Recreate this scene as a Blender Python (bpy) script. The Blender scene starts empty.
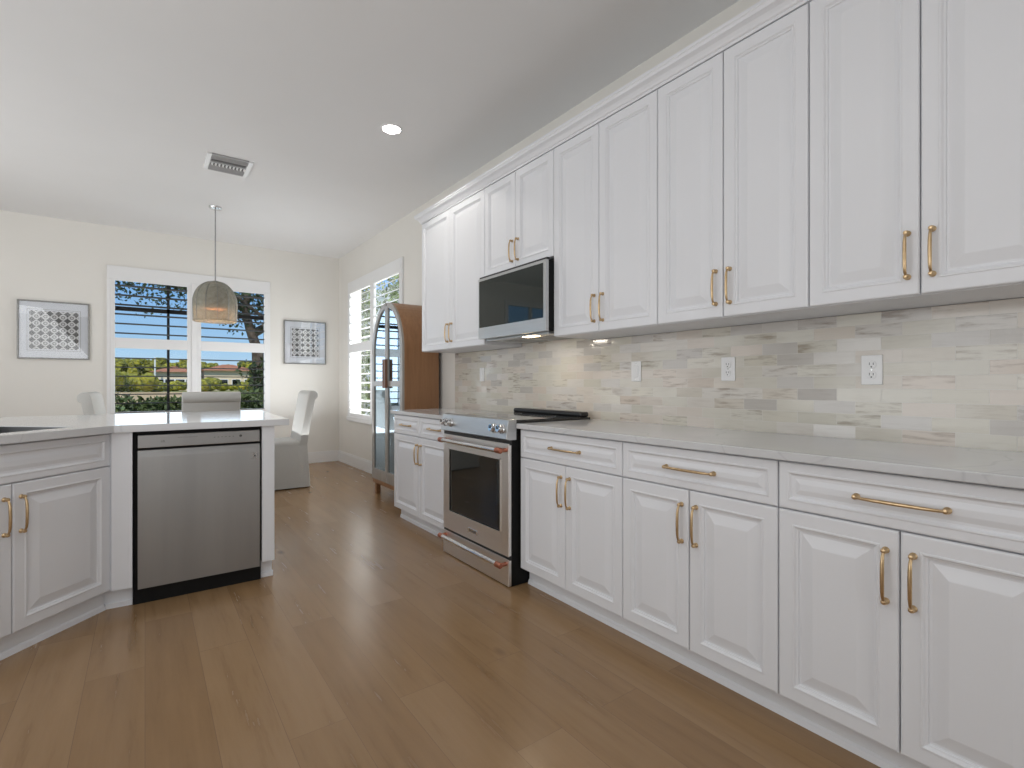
import bpy, bmesh, math, random
from mathutils import Vector, Matrix
C = bpy.context.scene.collection
PI = math.pi
random.seed(7)
sc = bpy.context.scene

# ------------------------------------------------------------ camera, world, lights, exposure
cam = bpy.data.objects.new('camera', bpy.data.cameras.new('camera')); C.objects.link(cam)
cam.location = (0, 0, 1.13)
cam.rotation_euler = (PI/2, 0, -math.atan(367/506))
cam.data.sensor_width = 36; cam.data.lens = 36*506/1024
cam.data.clip_start = .02; cam.data.clip_end = 600
sc.camera = cam
sc.view_settings.view_transform = 'Standard'; sc.view_settings.look = 'None'
sc.view_settings.gamma = 1; sc.view_settings.use_curve_mapping = False
sc.view_settings.exposure = 0.0

w = bpy.data.worlds.new('sky'); sc.world = w; w.use_nodes = True
nt = w.node_tree; bg = nt.nodes['Background']
tcw = nt.nodes.new('ShaderNodeTexCoord'); sepw = nt.nodes.new('ShaderNodeSeparateXYZ'); rw_ = nt.nodes.new('ShaderNodeValToRGB')
nt.links.new(tcw.outputs['Generated'], sepw.inputs[0]); nt.links.new(sepw.outputs[2], rw_.inputs[0]); nt.links.new(rw_.outputs[0], bg.inputs[0])
el = rw_.color_ramp.elements
while len(el) < 4: el.new(.5)
for k_, (p_, c_) in enumerate([(0, (.62, .74, .82)), (.05, (.40, .62, .84)), (.18, (.17, .40, .78)), (1, (.10, .26, .62))]):
    el[k_].position = p_; el[k_].color = (*c_, 1)
bg.inputs[1].default_value = 1.05

def light(name, kind, loc, energy, color=(1,1,1), size=1, size_y=None, look=None, spread=None):
    l = bpy.data.lights.new(name, kind); l.energy = energy; l.color = color
    if kind == 'AREA':
        l.size = size
        if size_y: l.shape = 'RECTANGLE'; l.size_y = size_y
        if spread: l.spread = math.radians(spread)
    elif kind == 'SUN': l.angle = math.radians(1)
    else: l.shadow_soft_size = size
    o = bpy.data.objects.new(name, l); C.objects.link(o); o.location = loc
    if look is not None:
        o.rotation_euler = (Vector(look)-Vector(loc)).to_track_quat('-Z', 'Y').to_euler()
    return o
light('sun', 'SUN', (0, 0, 20), 3.6, (1, .95, .86), look=(6, 11, 5))
light('kitchen_overhead_fill', 'AREA', (-.9, -0.3, 2.9), 24, (.94, .97, 1), 3.4, 4.2, look=(-.9, -0.3, 0))  # added soft fill under the ceiling, not a fixture of the room
light('living_side_fill', 'AREA', (-3.9, 1.6, 1.25), 38, (.92, .965, 1), 5.0, 2.0, look=(2, 2.4, 1.1))  # unseen fill added along the closed left wall
light('rear_fill', 'AREA', (.5, -2.8, 1.3), 21, (.94, .97, 1), 2.8, 1.8, look=(-.4, 3, 1.0))  # fill added behind the camera to lift the cabinet fronts
light('kitchen_upward_fill', 'AREA', (-1.9, 1.2, 1.75), 36, (.94, .97, 1), 2.6, 3.2, look=(-1.0, 2.0, 3))  # added upward fill that brightens the kitchen ceiling
light('dining_upward_fill', 'AREA', (-2.4, 5.2, 1.6), 30, (.97, .98, 1), 2.2, 2.6, look=(-.6, 5.6, 3))  # unseen upward fill added beside the dining area
light('back_window_daylight', 'AREA', (.51, 7.85, 1.62), 17, (.84, .92, 1), 1.7, 1.6, look=(.51, 0, 1.62))
light('dining_low_fill', 'AREA', (1.2, 6.4, .6), 15, (.98, .99, 1), 1.6, 1.6, look=(1.2, 6.3, 3))  # low lamp added to lighten the far ceiling; nothing real stands here
light('side_window_daylight', 'AREA', (2.78, 7.0, 1.6), 75, (1, 1, 1), 2.8, 1.8, look=(0, 7.0, 1.6))

# ------------------------------------------------------------ materials
def mat(name, col, rough=.5, metal=0, spec=.5, emit=None, estr=0, coat=0):
    m = bpy.data.materials.new(name); m.use_nodes = True
    b = m.node_tree.nodes['Principled BSDF']
    b.inputs['Base Color'].default_value = (*col, 1); b.inputs['Roughness'].default_value = rough
    b.inputs['Metallic'].default_value = metal; b.inputs['Specular IOR Level'].default_value = spec
    b.inputs['Coat Weight'].default_value = coat; b.inputs['Coat Roughness'].default_value = .05
    if emit: b.inputs['Emission Color'].default_value = (*emit, 1); b.inputs['Emission Strength'].default_value = estr
    return m
def N(m, t, **kw):
    n = m.node_tree.nodes.new(t)
    for k, v in kw.items(): setattr(n, k, v)
    return n
def L(m, a, b): m.node_tree.links.new(a, b)
def B(m): return m.node_tree.nodes['Principled BSDF']
def coords(m, scale=(1, 1, 1), rot=(0, 0, 0), loc=(0, 0, 0)):
    t = N(m, 'ShaderNodeTexCoord'); p = N(m, 'ShaderNodeMapping')
    p.inputs['Scale'].default_value = scale; p.inputs['Rotation'].default_value = rot; p.inputs['Location'].default_value = loc
    L(m, t.outputs['Object'], p.inputs[0]); return p.outputs[0]
def ramp(m, fac, stops):
    r = N(m, 'ShaderNodeValToRGB'); e = r.color_ramp.elements
    while len(e) < len(stops): e.new(.5)
    for i, (p, c) in enumerate(stops): e[i].position = p; e[i].color = (*c, 1)
    L(m, fac, r.inputs[0]); return r.outputs[0]
def noise(m, vec, scale, detail=3, rough=.5):
    n = N(m, 'ShaderNodeTexNoise'); n.inputs['Scale'].default_value = scale
    n.inputs['Detail'].default_value = detail; n.inputs['Roughness'].default_value = rough
    if vec: L(m, vec, n.inputs['Vector'])
    return n.outputs[0]
def bump(m, h, strength=.1, dist=.01):
    b = N(m, 'ShaderNodeBump'); b.inputs['Strength'].default_value = strength; b.inputs['Distance'].default_value = dist
    L(m, h, b.inputs['Height']); L(m, b.outputs[0], B(m).inputs['Normal'])
def mix(m, fac, a, b, blend='MIX'):
    x = N(m, 'ShaderNodeMix', data_type='RGBA', blend_type=blend)
    if isinstance(fac, float): x.inputs[0].default_value = fac
    else: L(m, fac, x.inputs[0])
    for i, c in ((6, a), (7, b)):
        if isinstance(c, tuple): x.inputs[i].default_value = (*c, 1)
        else: L(m, c, x.inputs[i])
    return x.outputs[2]
def math_(m, op, a, b=None):
    x = N(m, 'ShaderNodeMath', operation=op)
    for i, c in ((0, a), (1, b)):
        if c is None: continue
        if isinstance(c, (int, float)): x.inputs[i].default_value = c
        else: L(m, c, x.inputs[i])
    return x.outputs[0]

def mottled(name, c1, c2, scale, rough=.5, bstr=0, sx=(1, 1, 1), **kw):
    m = mat(name, c1, rough, **kw); v = coords(m, sx); n = noise(m, v, scale, 4)
    L(m, ramp(m, n, [(.3, c1), (.7, c2)]), B(m).inputs['Base Color'])
    if bstr: bump(m, n, bstr, .004)
    return m

M = {}
M['paint'] = mottled('white_cabinet_paint', (.785, .795, .825), (.77, .78, .81), 3, .36)
M['wall'] = mottled('cream_wall_paint', (.79, .77, .725), (.775, .755, .71), 2, .7, .03)
M['ceiling'] = mottled('ceiling_paint', (.80, .80, .80), (.785, .785, .785), 2, .8, .02)
M['trim'] = mottled('white_trim_paint', (.82, .82, .82), (.80, .80, .80), 3, .4)
M['brass'] = mottled('brushed_brass', (.66, .48, .29), (.54, .39, .22), 60, .3, metal=1)
M['copper'] = mottled('copper_cap', (.55, .22, .14), (.45, .18, .12), 40, .3, metal=1)
M['black'] = mottled('black_enamel', (.012, .012, .012), (.018, .018, .018), 20, .3)
M['matteblack'] = mottled('matte_black', (.005, .005, .005), (.008, .008, .008), 20, .6, spec=.2)
M['blackglass'] = mottled('black_glass', (.006, .008, .008), (.008, .01, .01), 5, .04, coat=.3)
M['greenglass'] = mottled('tinted_oven_glass', (.01, .016, .014), (.012, .018, .016), 5, .03, spec=.5, coat=0)
M['chrome'] = mottled('polished_steel', (.75, .76, .77), (.7, .7, .71), 10, .12, metal=1)
M['plastic'] = mottled('white_plastic', (.86, .86, .86), (.84, .84, .84), 10, .25)
M['slot'] = mottled('outlet_slot', (.05, .05, .05), (.07, .07, .07), 10, .5)
M['bronze_backlit'] = mottled('bronze_sash_shaded_louver', (.018, .018, .02), (.024, .023, .022), 10, .8)  # bronze of the sashes; on the louvres it paints their backlit shade
M['whitelouver'] = mottled('white_louver', (.88, .88, .88), (.86, .86, .86), 5, .4)
M['silverframe'] = mottled('brushed_pewter_frame', (.30, .30, .29), (.22, .22, .21), 60, .35, metal=.7)
M['matboard'] = mottled('picture_mat', (.66, .69, .74), (.64, .67, .72), 8, .6)
M['linen'] = mottled('grey_linen', (.58, .58, .555), (.53, .53, .51), 160, .85, .15)
M['sky_linen'] = M['linen']
M['emit_light'] = mat('downlight_glow', (1, 1, 1), emit=(1, .97, .92), estr=25)
M['bulb'] = mat('warm_bulb', (1, .8, .5), emit=(1, .62, .32), estr=20)
M['cooklight'] = mat('hood_lamp_glow', (1, .85, .6), emit=(1, .75, .45), estr=14)
M['vent'] = mottled('vent_grey', (.40, .40, .40), (.34, .34, .34), 30, .5)
M['ventdark'] = mottled('vent_dark', (.10, .10, .10), (.14, .14, .14), 30, .6)

def steel(name, c1, c2, rough, axis):
    m = mat(name, c1, rough, 1)
    v = coords(m, axis); n = noise(m, v, 6, 4)
    L(m, ramp(m, n, [(.3, c1), (.7, c2)]), B(m).inputs['Base Color'])
    return m
M['steel'] = steel('brushed_steel', (.60, .61, .61), (.57, .575, .575), .3, (1, 1, 12))
M['steel_dw'] = steel('brushed_steel_door', (.34, .335, .33), (.29, .288, .285), .42, (1.2, 1, .08))
M['steel_sink'] = steel('satin_sink_steel', (.20, .205, .21), (.17, .175, .18), .4, (1, 1, 12))
M['steel_warm'] = steel('brushed_steel_range', (.86, .83, .80), (.83, .80, .77), .36, (1, 1, 40))

# floor planks
m = M['floor'] = mat('wood_plank_floor', (.2, .12, .07), .34, spec=.45)
v = coords(m, (1, 1, 1), (0, 0, PI/2))
br = N(m, 'ShaderNodeTexBrick'); br.offset = .37; br.offset_frequency = 2
br.inputs['Scale'].default_value = 1; br.inputs['Brick Width'].default_value = 1.25; br.inputs['Row Height'].default_value = .185
br.inputs['Mortar Size'].default_value = .0008; br.inputs['Mortar Smooth'].default_value = 0.2
br.inputs['Color1'].default_value = (0, 0, 0, 1); br.inputs['Color2'].default_value = (1, 1, 1, 1); br.inputs['Mortar'].default_value = (.5, .5, .5, 1)
L(m, v, br.inputs[0])
plank = ramp(m, br.outputs[0], [(0, (.270, .162, .078)), (.3, (.312, .194, .098)), (.6, (.285, .174, .085)), (1, (.335, .212, .111))])
off = N(m, 'ShaderNodeVectorMath', operation='MULTIPLY_ADD'); L(m, br.outputs[0], off.inputs[0]); off.inputs[1].default_value = (7, 13, 3)
g = coords(m, (13, 1.1, 1)); L(m, g, off.inputs[2])
gn = noise(m, off.outputs[0], 1.6, 8, .62)
grain = ramp(m, gn, [(.28, (.76, .72, .66)), (.44, (.95, .94, .92)), (.7, (1.06, 1.06, 1.06))])
colr = mix(m, 1.0, plank, grain, 'MULTIPLY')
kn = N(m, 'ShaderNodeTexVoronoi'); kn.inputs['Scale'].default_value = 1; g2 = coords(m, (3.6, 1.7, 1)); L(m, g2, kn.inputs['Vector'])
kf = ramp(m, kn.outputs[0], [(.03, (.35, .28, .22)), (.11, (1, 1, 1))])
colr = mix(m, .8, colr, mix(m, 1.0, colr, kf, 'MULTIPLY'))
colr = mix(m, br.outputs['Fac'], colr, (.19, .115, .065))
L(m, colr, B(m).inputs['Base Color'])
L(m, ramp(m, gn, [(.3, (.28,)*3), (.7, (.22,)*3)]), B(m).inputs['Roughness'])
bump(m, gn, .03, .003)

# mosaic tile backsplash (world aligned: x=2.3 plane -> y,z)
m = M['tile'] = mat('marble_brick_tile', (.6, .57, .5), .12, spec=.6)
tc = N(m, 'ShaderNodeTexCoord'); sep = N(m, 'ShaderNodeSeparateXYZ'); L(m, tc.outputs['Object'], sep.inputs[0])
com = N(m, 'ShaderNodeCombineXYZ'); L(m, sep.outputs[1], com.inputs[0]); L(m, sep.outputs[2], com.inputs[1])
def brick(width, off_, freq, loc):
    mp = N(m, 'ShaderNodeMapping'); mp.inputs['Location'].default_value = (loc, 0, 0); L(m, com.outputs[0], mp.inputs[0])
    b = N(m, 'ShaderNodeTexBrick'); b.offset = off_; b.offset_frequency = freq; b.squash = 1.0
    b.inputs['Scale'].default_value = 1; b.inputs['Brick Width'].default_value = width; b.inputs['Row Height'].default_value = .0505
    b.inputs['Mortar Size'].default_value = .0009; b.inputs['Mortar Smooth'].default_value = .3
    b.inputs['Color1'].default_value = (0, 0, 0, 1); b.inputs['Color2'].default_value = (1, 1, 1, 1); b.inputs['Mortar'].default_value = (.5, .5, .5, 1)
    L(m, mp.outputs[0], b.inputs[0]); return b
b1 = brick(.155, .43, 2, .03)
tcol = ramp(m, b1.outputs[0], [(0, (.62, .585, .50)), (.18, (.66, .63, .56)), (.38, (.615, .59, .515)), (.55, (.65, .58, .51)), (.72, (.68, .65, .60)), (.86, (.60, .575, .545)), (.94, (.52, .49, .45)), (1, (.56, .53, .50))])
ofs = N(m, 'ShaderNodeVectorMath', operation='MULTIPLY_ADD'); L(m, b1.outputs[0], ofs.inputs[0]); ofs.inputs[1].default_value = (11, 17, 5)
mp = N(m, 'ShaderNodeMapping'); mp.inputs['Scale'].default_value = (9, 60, 1); L(m, com.outputs[0], mp.inputs[0]); L(m, mp.outputs[0], ofs.inputs[2])
vn = noise(m, ofs.outputs[0], 1, 5, .6)
streak = ramp(m, vn, [(.33, (.64, .59, .55)), (.50, (1, 1, 1)), (.68, (1.05, 1.04, 1.03))])
wv_ = N(m, 'ShaderNodeTexWhiteNoise', noise_dimensions='3D'); L(m, b1.outputs[0], wv_.inputs[0])
amt = ramp(m, wv_.outputs['Value'], [(.0, (.12,)*3), (.62, (.22,)*3), (.80, (1,)*3)])
tcol = mix(m, amt, tcol, mix(m, 1.0, tcol, streak, 'MULTIPLY'))
tcol = mix(m, b1.outputs['Fac'], tcol, (.68, .66, .62))
L(m, tcol, B(m).inputs['Base Color'])
# each tile sits at its own slight tilt
wn = N(m, 'ShaderNodeTexWhiteNoise', noise_dimensions='3D'); L(m, b1.outputs[0], wn.inputs[0])
vm = N(m, 'ShaderNodeVectorMath', operation='SUBTRACT'); L(m, wn.outputs['Color'], vm.inputs[0]); vm.inputs[1].default_value = (.5, .5, .5)
vs = N(m, 'ShaderNodeVectorMath', operation='SCALE'); L(m, vm.outputs[0], vs.inputs[0]); vs.inputs['Scale'].default_value = .07
bp = N(m, 'ShaderNodeBump'); bp.inputs['Strength'].default_value = .4; bp.inputs['Distance'].default_value = .001; bp.invert = True
L(m, b1.outputs['Fac'], bp.inputs['Height'])
va = N(m, 'ShaderNodeVectorMath', operation='ADD'); L(m, bp.outputs[0], va.inputs[0]); L(m, vs.outputs[0], va.inputs[1])
vv = N(m, 'ShaderNodeVectorMath', operation='NORMALIZE'); L(m, va.outputs[0], vv.inputs[0]); L(m, vv.outputs[0], B(m).inputs['Normal'])

# quartz
m = M['quartz'] = mat('white_quartz', (.66, .66, .67), .1, spec=.6)
v = coords(m); n1 = noise(m, v, 1.6, 6, .6)
dist = N(m, 'ShaderNodeVectorMath', operation='MULTIPLY_ADD'); L(m, v, dist.inputs[2]); dist.inputs[1].default_value = (.5, .5, .5)
nn = N(m, 'ShaderNodeTexNoise'); nn.inputs['Scale'].default_value = 2; L(m, v, nn.inputs[0]); L(m, nn.outputs['Color'], dist.inputs[0])
vo = N(m, 'ShaderNodeTexVoronoi', feature='DISTANCE_TO_EDGE'); vo.inputs['Scale'].default_value = 1.9; L(m, dist.outputs[0], vo.inputs['Vector'])
vein = ramp(m, vo.outputs[0], [(0, (.89, .89, .90)), (.009, (1, 1, 1))])
L(m, mix(m, 1.0, ramp(m, n1, [(.3, (.60, .605, .62)), (.7, (.65, .655, .665))]), vein, 'MULTIPLY'), B(m).inputs['Base Color'])

def wood(name, c1, c2, rough):
    m = mat(name, c1, rough); v = coords(m, (14, 14, 1.2)); n = noise(m, v, 2.2, 7, .62)
    L(m, ramp(m, n, [(.3, c1), (.7, c2)]), B(m).inputs['Base Color']); bump(m, n, .05, .002); return m
M['wood'] = wood('oak_brown', (.25, .125, .058), (.33, .17, .08), .4)
M['wood_front'] = wood('glare_greyed_oak', (.31, .285, .255), (.37, .34, .31), .2)  # door oak greyed, with window glare put into its colour
M['wood_dark'] = wood('walnut_pull', (.15, .07, .04), (.20, .095, .055), .4)

def thin_glass(name, tint, boost, refl=(1, 1, 1), edge=.8):
    m = bpy.data.materials.new(name); m.use_nodes = True; n = m.node_tree.nodes; n.clear()
    o = n.new('ShaderNodeOutputMaterial'); t = n.new('ShaderNodeBsdfTransparent'); g = n.new('ShaderNodeBsdfGlossy')
    f = n.new('ShaderNodeLayerWeight'); x = n.new('ShaderNodeMixShader'); a = n.new('ShaderNodeMath'); a.operation = 'MULTIPLY_ADD'; a.use_clamp = True
    pw = n.new('ShaderNodeMath'); pw.operation = 'POWER'; pw.inputs[1].default_value = 4.5; f.inputs[0].default_value = .5
    t.inputs[0].default_value = (*tint, 1); g.inputs['Roughness'].default_value = .01; g.inputs['Color'].default_value = (*refl, 1)
    a.inputs[1].default_value = edge; a.inputs[2].default_value = .04+boost
    l = m.node_tree.links; l.new(f.outputs['Facing'], pw.inputs[0]); l.new(pw.outputs[0], a.inputs[0]); l.new(a.outputs[0], x.inputs[0]); l.new(t.outputs[0], x.inputs[1]); l.new(g.outputs[0], x.inputs[2]); l.new(x.outputs[0], o.inputs[0])
    return m
M['glass'] = thin_glass('window_glass', (.97, .98, .98), -.034, edge=.4)
M['mirror_glass'] = thin_glass('reflective_cabinet_glass', (.75, .82, .84), .48, (.70, .82, .92))
M['picture_glass'] = thin_glass('picture_glass', (1, 1, 1), .03)

# lattice print
def lattice(name, base, dark):
    m = mat(name, base, .5); tc = N(m, 'ShaderNodeTexCoord'); sp = N(m, 'ShaderNodeSeparateXYZ'); L(m, tc.outputs['Object'], sp.inputs[0])
    fx = math_(m, 'SUBTRACT', math_(m, 'FRACT', math_(m, 'MULTIPLY', sp.outputs[0], 13.6)), .5)
    fz = math_(m, 'SUBTRACT', math_(m, 'FRACT', math_(m, 'MULTIPLY', sp.outputs[2], 13.6)), .5)
    ax, az = math_(m, 'ABSOLUTE', fx), math_(m, 'ABSOLUTE', fz)
    # four-point stars
    st = math_(m, 'ADD', math_(m, 'POWER', ax, .8), math_(m, 'POWER', az, .8))
    star = math_(m, 'LESS_THAN', st, .56)
    # rings between the stars
    cx, cz = math_(m, 'SUBTRACT', .5, ax), math_(m, 'SUBTRACT', .5, az)
    r = math_(m, 'SQRT', math_(m, 'ADD', math_(m, 'MULTIPLY', cx, cx), math_(m, 'MULTIPLY', cz, cz)))
    ring = math_(m, 'MULTIPLY', math_(m, 'LESS_THAN', r, .24), math_(m, 'GREATER_THAN', r, .13))
    L(m, mix(m, math_(m, 'MAXIMUM', star, math_(m, 'MULTIPLY', ring, .8)), base, dark), B(m).inputs['Base Color'])
    return m
M['lattice'] = lattice('grey_lattice_print', (.62, .63, .64), (.06, .065, .07))

# foliage etc.
M['leaf'] = mottled('leaf_green', (.02, .045, .010), (.09, .12, .025), 3, .55)
M['leaf_dark'] = mottled('leaf_dark_green', (.018, .035, .010), (.05, .08, .02), 3, .6)
M['canopy'] = mottled('tree_canopy', (.012, .030, .002), (.36, .33, .02), 1.8, .8, .5)
M['hedge'] = mottled('hedge_green', (.07, .13, .02), (.26, .36, .08), 8, .7)
M['bark'] = mottled('bark', (.05, .035, .025), (.13, .10, .075), 9, .9, .6)
M['lawn'] = mottled('lawn', (.10, .15, .02), (.26, .26, .05), .25, .9)
M['sand'] = mottled('sandy_bank', (.62, .42, .22), (.36, .26, .12), .5, .9)
M['stucco'] = mottled('stucco', (.78, .64, .46), (.72, .60, .42), .4, .8)
M['white_backdrop'] = mottled('white_backdrop', (.85, .85, .83), (.80, .80, .78), 1, .8)
M['roof_tile'] = mottled('terracotta_roof', (.34, .12, .06), (.42, .19, .10), 1.5, .8)
M['whiterail'] = mottled('white_rail', (.8, .8, .78), (.75, .75, .73), 1, .6)

m = M['rattan'] = bpy.data.materials.new('woven_rattan'); m.use_nodes = True
b = B(m); b.inputs['Roughness'].default_value = .7
v = coords(m)
wv = N(m, 'ShaderNodeTexWave', bands_direction='Z'); wv.inputs['Scale'].default_value = 26; wv.inputs['Distortion'].default_value = 1.2; L(m, v, wv.inputs[0])
nz = noise(m, v, 40, 3)
cc = ramp(m, wv.outputs[1], [(.2, (.24, .25, .20)), (.7, (.46, .48, .42))])
L(m, mix(m, .35, cc, ramp(m, nz, [(.3, (.2, .2, .15)), (.7, (.6, .58, .5))])), b.inputs['Base Color'])
bump(m, wv.outputs[1], .5, .004)
tr = N(m, 'ShaderNodeBsdfTranslucent'); tr.inputs[0].default_value = (.62, .52, .40, 1)
mx = N(m, 'ShaderNodeMixShader'); mx.inputs[0].default_value = .24
L(m, b.outputs[0], mx.inputs[1]); L(m, tr.outputs[0], mx.inputs[2])
tp = N(m, 'ShaderNodeBsdfTransparent'); mo = N(m, 'ShaderNodeMixShader')
gap = ramp(m, wv.outputs[1], [(.15, (.62,)*3), (.55, (.10,)*3)]); L(m, gap, mo.inputs[0])
L(m, mx.outputs[0], mo.inputs[1]); L(m, tp.outputs[0], mo.inputs[2]); L(m, mo.outputs[0], m.node_tree.nodes['Material Output'].inputs[0])
M['liner'] = mottled('terracotta_woven_liner', (.50, .27, .15), (.38, .20, .11), 60, .7)

# ------------------------------------------------------------ mesh builders
class MB:
    def __init__(s): s.bm = bmesh.new()
    def box(s, x0, y0, z0, x1, y1, z1, bev=0, seg=2):
        n0 = len(s.bm.verts)
        v = bmesh.ops.create_cube(s.bm, size=1)['verts']
        for a in v: a.co = Vector(((x0+x1)/2+a.co.x*(x1-x0), (y0+y1)/2+a.co.y*(y1-y0), (z0+z1)/2+a.co.z*(z1-z0)))
        if bev:
            es = list({e for a in v for e in a.link_edges})
            bmesh.ops.bevel(s.bm, geom=es, offset=bev, segments=seg, affect='EDGES', profile=.5)
        return s
    def prism(s, pts, z0, z1, axis='z', bev=0):
        def P(p, h): return {'z': (p[0], p[1], h), 'x': (h, p[0], p[1]), 'y': (p[0], h, p[1])}[axis]
        a = [s.bm.verts.new(P(p, z0)) for p in pts]; b = [s.bm.verts.new(P(p, z1)) for p in pts]
        n = len(pts); fs = [s.bm.faces.new(a[::-1]), s.bm.faces.new(b)]
        for i in range(n): fs.append(s.bm.faces.new((a[i], a[(i+1) % n], b[(i+1) % n], b[i])))
        bmesh.ops.recalc_face_normals(s.bm, faces=fs)
        if bev:
            es = list({e for f in fs[:2] for e in f.edges})
            bmesh.ops.bevel(s.bm, geom=es, offset=bev, segments=2, affect='EDGES', profile=.5)
        return s
    def tube(s, pts, r, n=10, cap=True):
        pts = [Vector(p) for p in pts]; rs = r if isinstance(r, (list, tuple)) else [r]*len(pts)
        rings = []; ref = None
        for i, p in enumerate(pts):
            d = ((pts[min(i+1, len(pts)-1)]-p).normalized()+(p-pts[max(i-1, 0)]).normalized()).normalized() if 0 < i < len(pts)-1 else (pts[1]-pts[0] if i == 0 else pts[-1]-pts[-2]).normalized()
            if ref is None: ref = d.orthogonal().normalized()
            ref = (ref-d*ref.dot(d)).normalized(); q = d.cross(ref)
            rings.append([s.bm.verts.new(p+(ref*math.cos(2*PI*k/n)+q*math.sin(2*PI*k/n))*rs[i]) for k in range(n)])
        for a, b in zip(rings, rings[1:]):
            for k in range(n): s.bm.faces.new((a[k], a[(k+1) % n], b[(k+1) % n], b[k]))
        if cap: s.bm.faces.new(rings[0][::-1]); s.bm.faces.new(rings[-1])
        return s
    def lathe(s, prof, c=(0, 0, 0), axis=(0, 0, 1), n=32):
        ax = Vector(axis).normalized(); u = ax.orthogonal().normalized(); v = ax.cross(u); c = Vector(c); rings = []
        for r, h in prof:
            if r < 1e-6: rings.append([s.bm.verts.new(c+ax*h)])
            else: rings.append([s.bm.verts.new(c+ax*h+(u*math.cos(2*PI*k/n)+v*math.sin(2*PI*k/n))*r) for k in range(n)])
        for a, b in zip(rings, rings[1:]):
            for k in range(n):
                if len(a) == 1 and len(b) == 1: continue
                if len(a) == 1: s.bm.faces.new((a[0], b[(k+1) % n], b[k]))
                elif len(b) == 1: s.bm.faces.new((a[k], a[(k+1) % n], b[0]))
                else: s.bm.faces.new((a[k], a[(k+1) % n], b[(k+1) % n], b[k]))
        return s
    def rings(s, rects, z=None):
        """stack of rectangles (x0,z0,x1,z1,y) joined as a moulded panel facing -y"""
        rr = []
        for x0, z0, x1, z1, y in rects:
            rr.append([s.bm.verts.new(p) for p in ((x0, y, z0), (x1, y, z0), (x1, y, z1), (x0, y, z1))])
        for a, b in zip(rr, rr[1:]):
            for k in range(4): s.bm.faces.new((a[k], a[(k+1) % 4], b[(k+1) % 4], b[k]))
        s.bm.faces.new(rr[-1]); s.bm.faces.new(rr[0][::-1])
        return s
    def build(s, name, mt, parent=None, loc=(0, 0, 0), rot=(0, 0, 0), smooth=False, label=None):
        bmesh.ops.recalc_face_normals(s.bm, faces=s.bm.faces[:])
        me = bpy.data.meshes.new(name); s.bm.to_mesh(me); s.bm.free()
        me.materials.append(mt if not isinstance(mt, str) else M[mt])
        if smooth:
            for p in me.polygons: p.use_smooth = True
            try: me.set_sharp_from_angle(angle=math.radians(38))
            except Exception: pass
        o = bpy.data.objects.new(name, me); C.objects.link(o); o.parent = parent; o.location = loc; o.rotation_euler = rot
        if label: o['label'] = label
        return o
def tag(o, label, cat, group=None, kind=None):
    if label: o['label'] = label
    if cat: o['category'] = cat
    if group: o['group'] = group
    if kind: o['kind'] = kind
    return o
def thing(name, label, cat, loc=(0, 0, 0), rz=0, group=None):
    o = bpy.data.objects.new(name, None); C.objects.link(o); o.location = loc; o.rotation_euler = (0, 0, rz); o.empty_display_size = .1
    return tag(o, label, cat, group)
def struct(o): o['kind'] = 'structure'; return o
def copy_tree(o, parent=None):
    c = o.copy(); C.objects.link(c); c.parent = parent
    for ch in [x for x in C.objects if x.parent == o]: copy_tree(ch, c)
    return c

# ------------------------------------------------------------ room shell
XW, YB, ZC = 2.32, 7.55, 2.98
XL, YR = -4.2, -3.2
struct(MB().box(XL-.2, YR-.2, -.1, XW+.2, YB+.2, 0).build('floor', 'floor'))
struct(MB().box(XL-.2, YR-.2, ZC, XW+.2, YB+.2, ZC+.1).build('ceiling', 'ceiling'))
def wall_x(name, x0, x1, holes, y0, y1):
    b = MB(); ys = y0
    for (a, c, z0, z1) in sorted(holes):
        b.box(x0, ys, 0, x1, a, ZC); b.box(x0, a, 0, x1, c, z0); b.box(x0, a, z1, x1, c, ZC); ys = c
    b.box(x0, ys, 0, x1, y1, ZC); return struct(b.build(name, 'wall'))
def wall_y(name, y0, y1, holes, x0, x1):
    b = MB(); xs = x0
    for (a, c, z0, z1) in sorted(holes):
        b.box(xs, y0, 0, a, y1, ZC); b.box(a, y0, 0, c, y1, z0); b.box(a, y0, z1, c, y1, ZC); xs = c
    b.box(xs, y0, 0, x1, y1, ZC); return struct(b.build(name, 'wall'))
wall_y('wall_back', YB, YB+.16, [(-.33, 1.355, .76, 2.40), (-2.75, -1.55, .9, 2.60)], XL, XW+.16)
wall_x('wall_right', XW, XW+.16, [(5.27, 7.06, .68, 2.46)], YR, YB)
wall_x('wall_left', XL-.16, XL, [], YR, YB)
wall_y('wall_front', YR-.16, YR, [], XL, XW)
def baseboard(name, pts, z=.155):
    b = MB(); (x0, y0, x1, y1) = pts
    b.box(x0, y0, 0, x1, y1, z-.02); 
    if abs(x1-x0) < abs(y1-y0): b.box(x0+.005, y0, z-.02, x1, y1, z, .003)
    else: b.box(x0, y0+.005, z-.02, x1, y1, z, .003)
    return struct(b.build(name, 'trim'))
baseboard('baseboard_back', (XL, YB-.016, XW-.016, YB))
baseboard('baseboard_right', (XW-.016, 4.08, XW, YB))

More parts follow.
